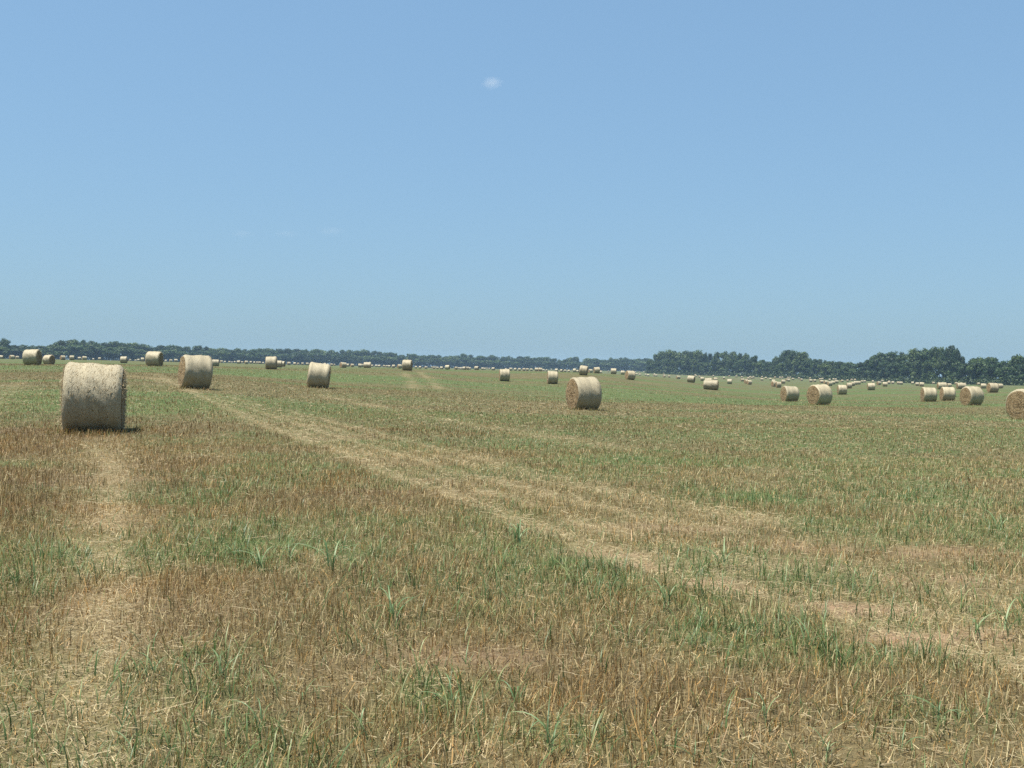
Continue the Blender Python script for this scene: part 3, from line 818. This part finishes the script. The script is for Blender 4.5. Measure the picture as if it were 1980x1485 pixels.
# ------------------------------------------------------------------ trees
def tube(p0, p1, ra, rb, n=6):
    p0 = np.array(p0, float); p1 = np.array(p1, float)
    d = p1 - p0; d /= np.linalg.norm(d)
    a = np.cross(d, [0.3, 1, .2]); a /= np.linalg.norm(a); b = np.cross(d, a)
    th = np.linspace(0, 2 * np.pi, n, endpoint=False)
    c = np.cos(th)[:, None] * a + np.sin(th)[:, None] * b
    V = np.concatenate([p0 + c * ra, p1 + c * rb])
    I = np.arange(n); J = np.roll(I, -1)
    return V, np.stack([I, J, J + n, I + n], -1)
def tree_proto(seed, kind):
    """unit-height tree: trunk with limbs, crown of leaf clumps. Returns trunk mesh, crown mesh, half width"""
    rs = np.random.default_rng(seed)
    H = 10.0
    spec = {'round': (.16, 4.2, 26), 'broad': (.22, 5.0, 30), 'tall': (.14, 2.9, 24), 'ragged': (.30, 3.4, 22), 'bush': (.02, 4.0, 26)}[kind]
    low, half, nc = spec
    V = []; Q = []; n = 0
    def put(p):
        nonlocal n
        V.append(p[0]); Q.append(p[1] + n); n += len(p[0])
    top = H * .72
    put(tube((0, 0, -.3), (rs.normal(0, .1), rs.normal(0, .1), H * .35), .28, .2)); put(tube((0, 0, H * .33), (rs.normal(0, .3), rs.normal(0, .3), top), .2, .06))
    cents = []
    for i in range(nc):
        f = rs.random() ** .8
        zc = H * (low + (.93 - low) * f)
        prof = math.sin(math.pi * min(1, max(0, (zc / H - low * .4) / (1.02 - low * .4))) ** (.8 if kind != 'tall' else 1.0)) ** .55
        a = rs.random() * 6.283; rr = half * prof * math.sqrt(rs.random()) * .85
        cents.append((rr * math.cos(a), rr * math.sin(a), zc, H * rs.uniform(.09, .16)))
    for c in cents[::3]:
        put(tube((0, 0, max(H * .2, c[2] * .55)), (c[0] * .9, c[1] * .9, c[2]), .09, .025, 5))
    trunk = mesh_np('tree_trunk', np.concatenate(V), np.concatenate(Q), M_BARK, smooth=True)
    LV = []; T = []
    for c in cents:
        m = int(70 * (c[3] / (H * .1)) ** 1.5)
        u = rs.normal(0, 1, (m, 3)); u /= np.linalg.norm(u, axis=1)[:, None]
        rad = rs.uniform(.45, 1.08, (m, 1)) * c[3]
        p = np.array(c[:3]) + u * rad * np.array([1.25, 1.25, .85])
        nn = u + rs.normal(0, .6, (m, 3)) + np.array([0, 0, .5]); nn /= np.linalg.norm(nn, axis=1)[:, None]
        s1 = np.cross(nn, rs.normal(0, 1, (m, 3))); s1 /= np.linalg.norm(s1, axis=1)[:, None]
        s2 = np.cross(nn, s1)
        sz = rs.uniform(.26, .55, (m, 1))
        LV.append(np.stack([p - s1 * sz, p - s2 * sz * .6, p + s1 * sz, p + s2 * sz * .6], 1).reshape(-1, 3))
        col = cmix((.015, .034, .010), (.058, .100, .022), np.clip(rs.normal(.45, .22) + rs.normal(0, .15, m), 0, 1))
        T.append(np.repeat(col, 4, 0))
    LV = np.concatenate(LV); T = np.concatenate(T)
    crown = mesh_np('tree_crown', LV, (np.arange(len(LV) // 4) * 4)[:, None] + np.arange(4)[None], M_LEAF, tint=T)
    return trunk, crown
KINDS = ['round', 'round', 'broad', 'broad', 'tall', 'tall', 'ragged', 'ragged', 'round', 'bush', 'bush']
TP = [(k,) + tree_proto(200 + i, k) for i, k in enumerate(KINDS)]
HALF = {'round': 4.2, 'broad': 5.0, 'tall': 2.9, 'ragged': 3.4, 'bush': 4.0}
SKY_L = [(-200,662),(-60,658),(0,655),(8,653),(20,668),(35,669),(50,668),(100,670),(108,660),(120,654),(130,655),(140,660),(145,663),(157,657),(175,661),(190,664),(205,661),(218,658),(230,664),(240,667),(250,663),(275,665),(285,671),(300,671),(315,668),(335,667),(350,667),(380,668),(395,671),(410,673),(425,672),(437,677),(450,673),(480,674),(500,673),(510,672),(525,676),(535,673),(555,675),(565,672),(575,674),(583,677),(590,674),(605,674),(630,675),(640,676),(655,680),(665,676),(690,677),(695,681),(700,676),(715,676),(725,682),(740,680),(755,682),(778,683),(800,684),(812,690),(825,686),(850,686),(870,687),(890,685),(900,684),(912,690),(925,690),(945,686),(957,688),(963,694),(980,689),(1000,692),(1008,688),(1015,691),(1032,689),(1040,694),(1050,691),(1060,694),(1070,692),(1085,695),(1090,697),(1100,692),(1108,689),(1118,693),(1126,701),(1135,693),(1145,692),(1160,694),(1170,699),(1175,691),(1185,693),(1195,691),(1210,692),(1225,697),(1240,692),(1250,693),(1262,697),(1300,698)]
SKY_R = [(1240,702),(1252,697),(1262,693),(1268,690),(1273,685),(1285,678),(1295,678),(1305,681),(1318,676),(1330,682),(1345,678),(1355,687),(1365,682),(1372,686),(1380,678),(1395,678),(1405,680),(1415,678),(1422,682),(1430,680),(1440,686),(1450,685),(1457,690),(1470,696),(1480,697),(1500,697),(1505,690),(1512,680),(1520,675.5),(1535,679),(1550,681),(1560,690),(1570,695),(1583,691),(1592,697),(1600,702),(1610,698),(1625,699),(1645,698),(1665,700),(1675,697),(1685,688),(1700,684),(1720,679),(1730,688),(1746,689),(1755,678),(1770,672),(1785,675),(1793,682),(1800,676),(1810,683),(1820,670),(1835,668),(1850,676),(1860,684),(1865,693),(1875,694),(1885,695),(1895,690),(1910,689),(1925,690),(1935,697),(1950,698),(1960,690),(1970,686),(1980,686),(2050,690),(2150,688),(2250,686)]
DIST_L = [(-200, 980), (0, 1020), (200, 1150), (500, 1420), (900, 1720), (1300, 1850)]
DIST_R = [(1260, 1260), (1400, 1150), (1500, 1010), (1700, 860), (1850, 720), (1980, 610), (2250, 520)]
def interp(tab, x):
    return float(np.interp(x, [p[0] for p in tab], [p[1] for p in tab]))
NAMED = {8: 'dark tree at the left edge rising above the far wood', 122: 'tall twin-topped tree standing above the wood behind the nearest bale', 218: 'round-topped tall tree in the far wood right above the nearest bale',
         1108: 'round dome-shaped tree in the far line just left of the tilted skyline bale', 1288: 'tall tree at the left end of the nearer right-hand wood',
         1525: 'broad dome-topped tree standing highest above the large pair of bales', 1720: 'slender open-topped tree above the lone small bale', 1771: 'tall tree above the left bale of the right-hand cluster', 1836: 'tallest tree of the right-hand wood, above the cluster of bales',
         1910: 'round tree above the bale with brown left end', 1975: 'tree at the right picture edge'}
used_named = set()
def plant(px, d, top_px, k, label, group, base=None):
    dr = ray(px, hzn(px)); dr = dr / dr[1]
    x, y = dr[0] * d, dr[1] * d
    z = float(height(np.array([x]), np.array([y]))[0])
    ztop = EYE + d * (hzn(px) - top_px) / F
    Ht = max(2.5, ztop - z)
    kind, trunk, crown = TP[k]
    root = bpy.data.objects.new('tree', None); COL.objects.link(root)
    sv = Ht / 10.0
    root.location = (x, y, z); root.rotation_euler = (0, 0, random.uniform(0, 6.28))
    return root, trunk, crown, sv
tree_no = 0
def add_tree(px, d, top_px, k, wid, label, group):
    root, trunk, crown, sv = plant(px, d, top_px, k, label, group)
    root.scale = (wid, wid, sv)
    link('trunk', trunk, root); link('crown', crown, root)
    tag(root, label, 'tree', group)
def wood(sky_t, dist_t, x0, x1, rows, lab, group):
    for (dd, drop, wsc, jit) in rows:
        x = x0
        while x < x1:
            d = interp(dist_t, x) + dd
            wm = random.uniform(7.5, 12.5) * wsc
            wpx = wm / d * F
            cx = x + wpx * .5
            tops = min(interp(sky_t, cx - wpx * .25), interp(sky_t, cx), interp(sky_t, cx + wpx * .25))
            zg = float(height(np.array([0.0]), np.array([d]))[0])
            base = hzn(cx) + 3.0
            top = tops + (base - tops) * drop * random.uniform(.6, 1.4) + (random.uniform(-1.2, 2.4) if drop == 0 else 0)
            k = random.randrange(0, 9) if drop < .3 else random.choice((0, 1, 2, 8, 9, 10, 9))
            half = HALF[TP[k][0]]
            label = lab(cx, drop)
            if drop == 0:
                for nx_, nl in NAMED.items():
                    if abs(nx_ - cx) < wpx * .5 and nx_ not in used_named:
                        label = nl; used_named.add(nx_); break
            add_tree(cx, d, top, k, wm / 2 / half * random.uniform(1.1, 1.35), label, group)
            x += wpx * random.uniform(.66, .9)
tcount = {}
def tree_label(x, drop, what_sky, what_front):
    k = min(max(j for j in range(len(ANCH)) if ANCH[j][0] <= x or j == 0), len(ANCH) - 2)
    what = what_sky if drop == 0 else what_front
    if what is None:
        return 'half-hidden leafy tree inside the right wood, above the ground from ' + ANCH[k][1]
    key = (k, what); tcount[key] = tcount.get(key, 0) + 1
    a, b_ = ANCH[k][1].replace('the ', '', 1), ANCH[k + 1][1].replace('the ', '', 1)
    return '%s, %s from left between %s and %s' % (what, ORD[tcount[key] - 1], a, b_)
def lab_left(x, drop):
    return tree_label(x, drop, 'hazy far skyline tree', 'low far front tree')
def lab_right(x, drop):
    return tree_label(x, drop, 'tall right-wood skyline tree', 'low right-wood edge tree')
wood(SKY_L, DIST_L, -160, 1285, ((22, 0.0, 1.3, 0), (0, .28, 1.7, 0)), lab_left, 'trees of the far left wood')
wood(SKY_R, DIST_R, 1250, 2150, ((26, 0.0, 1.0, 0), (4, .36, 1.05, 0)), lab_right, 'trees of the nearer right wood')
# undergrowth along the foot of both woods
def undergrowth(dist_t, x0, x1, step, off, hgt, name, label):
    rs = np.random.default_rng(77)
    LV = []; T = []
    x = x0
    while x < x1:
        d = interp(dist_t, x) + off + rs.normal(0, 3)
        dr = ray(x, hzn(x)); dr = dr / dr[1]
        cx, cy = dr[0] * d, dr[1] * d
        cz = float(height(np.array([cx]), np.array([cy]))[0])
        hh = hgt * rs.uniform(.5, 1.3); m = 46
        u = rs.normal(0, 1, (m, 3)); u /= np.linalg.norm(u, axis=1)[:, None]
        u[:, 2] = np.abs(u[:, 2])
        p = np.array([cx, cy, cz]) + u * rs.uniform(.3, 1.0, (m, 1)) * np.array([2.6, 2.2, hh])
        nn = u + rs.normal(0, .6, (m, 3)); nn /= np.linalg.norm(nn, axis=1)[:, None]
        s1 = np.cross(nn, rs.normal(0, 1, (m, 3))); s1 /= np.linalg.norm(s1, axis=1)[:, None]
        s2 = np.cross(nn, s1); sz = rs.uniform(.5, 1.0, (m, 1))
        LV.append(np.stack([p - s1 * sz, p - s2 * sz * .6, p + s1 * sz, p + s2 * sz * .6], 1).reshape(-1, 3))
        T.append(np.repeat(cmix((.014, .030, .010), (.050, .080, .022), np.clip(rs.normal(.45, .25) + rs.normal(0, .15, m), 0, 1)), 4, 0))
        x += step * F / d * rs.uniform(.7, 1.3)
    LV = np.concatenate(LV)
    me = mesh_np(name, LV, (np.arange(len(LV) // 4) * 4)[:, None] + np.arange(4)[None], M_LEAF, tint=np.concatenate(T))
    tag(link(name, me), label, 'undergrowth', None, 'stuff')
undergrowth(DIST_L, -180, 1290, 2.2, -9, 6.0, 'undergrowth', 'dark thicket along the foot of the far left wood')
undergrowth(DIST_R, 1250, 2160, 1.7, -10, 5.0, 'undergrowth', 'green thicket along the foot of the right wood')

# ------------------------------------------------------------------ the bigger grass plants of the foreground
def leaf_mesh(seed):
    rs = np.random.default_rng(900 + seed)
    n = 8
    t = np.linspace(0, 1, n)
    L = 1.0; dr = rs.uniform(.9, 2.6); re = rs.uniform(.5, 1.2)
    x = re * t ** 1.35; z = (.8 / (1 + .28 * dr)) * (t * (1 + dr) - dr * t ** 2.1); y = .10 * rs.normal() * t ** 2
    w = .020 * np.clip(np.sin(np.pi * (t * .9 + .1) ** .7), .05, 1) ** .8
    w[-1] = .002
    tw = rs.normal(0, .5) * t
    V = np.stack([np.stack([x, y - w * np.cos(tw), z + w * .45 + w * np.sin(tw)], -1), np.stack([x, y, z], -1), np.stack([x, y + w * np.cos(tw), z + w * .45 - w * np.sin(tw)], -1)], 1).reshape(-1, 3)
    Q = []
    for i in range(n - 1):
        for j in range(2):
            a = i * 3 + j
            Q.append((a, a + 1, a + 4, a + 3))
    f = rs.random()
    c = cmix((.080, .150, .055), (.21, .27, .125), np.full(len(V), f))
    c[1::3] *= 1.25
    return mesh_np('grass_leaf', V, np.array(Q), M_GRASS, smooth=True, tint=c)
LEAVES = [leaf_mesh(i) for i in range(12)]
sv_, sq_ = tube((0, 0, -.02), (.03, .01, 1.0), .012, .006, 6)
STEM = mesh_np('grass_stem', sv_, sq_, M_GRASS, smooth=True, tint=np.tile(np.array([[.11, .15, .06]]), (len(sv_), 1)))
# column, row of the foot, height in the photograph, number of leaves, words
PLANTS = [
 (1062,1462,112,7,'large forked grass plant with arching leaves at the bottom edge near centre'),
 (762,1205,90,6,'dark upright grass plant with one tall leaf left of centre foreground'),
 (872,1385,88,6,'arching pale green grass plant in the lower centre'),
 (700,1420,70,5,'small bent grass plant at the bottom, left of centre'),
 (500,1105,58,16,'dense bluish grass tuft left of centre, the thickest clump there'),
 (450,1085,48,11,'grass tuft on the left flank of the thick bluish clump'),
 (560,1090,50,11,'grass tuft on the right flank of the thick bluish clump'),
 (640,1110,80,8,'upright grass plant between the bluish clump and the dark upright plant'),
 (1000,1060,70,12,'dark green tuft in the middle of the picture on the straw swath edge'),
 (1290,1180,75,9,'grass plant below the bare reddish soil right of centre'),
 (1180,1150,55,5,'low grass plant left of the bare reddish soil'),
 (1395,1100,65,9,'upright grass tuft beside the loose straw right of centre'),
 (1560,1260,80,6,'drooping grass plant below the right-hand bare soil patch'),
 (1705,1290,60,4,'slim upright grass plant at the bare soil patch on the right'),
 (1890,1240,70,5,'tall grass plant with stem right of the bare soil patches'),
 (1950,1240,85,5,'grass plant close to the right picture edge in the middle foreground'),
 (1480,1400,85,5,'thin arching grass plant in the lower right'),
 (1820,1410,90,7,'wide spreading grass plant near the lower right corner'),
 (1740,1460,70,5,'bent grass plant at the bottom edge in the right quarter'),
 (1600,1475,75,5,'broad pale leaf plant at the bottom edge right of centre'),
 (1340,1480,60,5,'arching leaf plant at the bottom edge, right of the forked one'),
 (500,1420,80,4,'grass plant with one broad pale leaf in the lower left'),
 (430,1310,75,6,'spreading grass plant with crossing leaves in the left foreground'),
 (300,1310,60,5,'small arching grass plant beside the loose straw track'),
 (250,1470,65,5,'grass plant with broad leaf at the bottom edge of the straw track'),
 (590,1360,60,4,'slender grass plant between the crossing-leaf and arching plants'),
 (1000,1370,70,5,'double-leaf grass plant right above the large forked one'),
 (1930,1030,55,6,'dark tuft at the right edge on the far side of the bare soil'),
]
for i, (px, py, hp, nl, lab) in enumerate(PLANTS):
    g3 = ground_at(np.array([float(px)]), np.array([float(py)]))[0]
    d = math.hypot(g3[0], g3[1])
    hm = hp * d / F * .88
    root = bpy.data.objects.new('grass_plant', None); COL.objects.link(root)
    root.location = g3
    tag(root, lab, 'grass plant', 'bigger grass plants in the foreground')
    st = link('stem', STEM, root); st.scale = (hm * .9, hm * .9, hm * .75); st.rotation_euler = (random.uniform(-.25, .25), random.uniform(-.25, .25), 0)
    a0 = random.uniform(0, 6.28)
    for j in range(nl):
        lf = link('leaf', LEAVES[random.randrange(12)], root)
        s = hm * random.uniform(.75, 1.15)
        lf.scale = (s, s * random.uniform(.8, 1.25), s * random.uniform(.75, 1.1))
        lf.location = (random.uniform(-.1, .1) * hm, random.uniform(-.1, .1) * hm, hm * random.uniform(0, .30))
        lf.rotation_euler = (0, 0, a0 + j * 2.4 + random.uniform(-.4, .4))

# ------------------------------------------------------------------ the little clouds, high above the haze
def cloud(px, py, wpx, hpx, dens, label, seed, D=5200.0):
    rs = np.random.default_rng(seed)
    c = np.array([0, 0, EYE]) + ray(px, py) * D
    import bmesh
    bm = bmesh.new()
    bmesh.ops.create_icosphere(bm, subdivisions=4, radius=1.0)
    sx, sz = wpx / F * D / 2, hpx / F * D / 2
    for v in bm.verts:
        n = v.co.normalized()
        k = 1 + .5 * (float(fbm(np.array([n.x * 1.8 + 20 + seed]), np.array([n.z * 1.8 + n.y + 20]), seed, 3)[0]) - .5)
        v.co = Vector((n.x * sx * k, n.y * sx * .8 * k, n.z * sz * k))
    me = bpy.data.meshes.new('cloud'); bm.to_mesh(me); bm.free()
    m = bpy.data.materials.new('cloud_vapour'); m.use_nodes = True
    nt = m.node_tree; nt.nodes.remove(nt.nodes['Principled BSDF'])
    vol = nt.nodes.new('ShaderNodeVolumePrincipled'); vol.inputs['Color'].default_value = (1, 1, 1, 1); vol.inputs['Anisotropy'].default_value = .3
    tc = N(nt, 'ShaderNodeTexCoord')
    mp = N(nt, 'ShaderNodeMapping'); mp.inputs['Scale'].default_value = (1 / sx, 1 / sx, 1 / sz); nt.links.new(tc.outputs['Object'], mp.inputs[0])
    ln_ = N(nt, 'ShaderNodeVectorMath', operation='LENGTH'); nt.links.new(mp.outputs[0], ln_.inputs[0])
    edge = math_n(nt, 'SUBTRACT', 1.0, ln_.outputs['Value'], True)
    nz = noise(nt, mp.outputs[0], 1.6, 4, .6)
    dn = math_n(nt, 'MULTIPLY', math_n(nt, 'SUBTRACT', math_n(nt, 'ADD', nz, math_n(nt, 'MULTIPLY', edge, .9)), .62, True), dens)
    nt.links.new(dn, vol.inputs['Density'])
    nt.links.new(vol.outputs[0], nt.nodes['Material Output'].inputs['Volume'])
    me.materials.append(m)
    o = link('cloud', me); o.location = c
    tag(o, label, 'cloud', 'small fair-weather clouds')
cloud(951, 160, 50, 30, .007, 'single small white puff of cloud high in the upper middle sky', 1)
cloud(468, 452, 60, 18, .0013, 'faint wisp of cloud in the left sky, leftmost of three in a row', 2)
cloud(552, 452, 60, 18, .0013, 'faint wisp of cloud in the left sky, middle of three in a row', 3)
cloud(640, 447, 70, 22, .0013, 'faint wisp of cloud in the left sky, rightmost of three in a row', 4)

# ------------------------------------------------------------------ haze
def haze():
    zmin = float(Z.min()) - 1.0; zmax = 40.0
    x0, x1, y0, y1 = -3700, 3700, -600, 4300
    V = np.array([(x, y, z) for z in (zmin, zmax) for y in (y0, y1) for x in (x0, x1)], float)
    Q = np.array([(0, 2, 3, 1), (4, 5, 7, 6), (0, 1, 5, 4), (1, 3, 7, 5), (3, 2, 6, 7), (2, 0, 4, 6)])
    m = bpy.data.materials.new('haze_air'); m.use_nodes = True
    nt = m.node_tree; nt.nodes.remove(nt.nodes['Principled BSDF'])
    vol = nt.nodes.new('ShaderNodeVolumePrincipled')
    vol.inputs['Color'].default_value = (.50, .72, 1.0, 1)
    vol.inputs['Density'].default_value = .00010
    vol.inputs['Anisotropy'].default_value = 0.0
    nt.links.new(vol.outputs[0], nt.nodes['Material Output'].inputs['Volume'])
    tag(link('haze', mesh_np('haze', V, Q, m)), 'pale summer haze over the field', None, None, 'stuff')
haze()
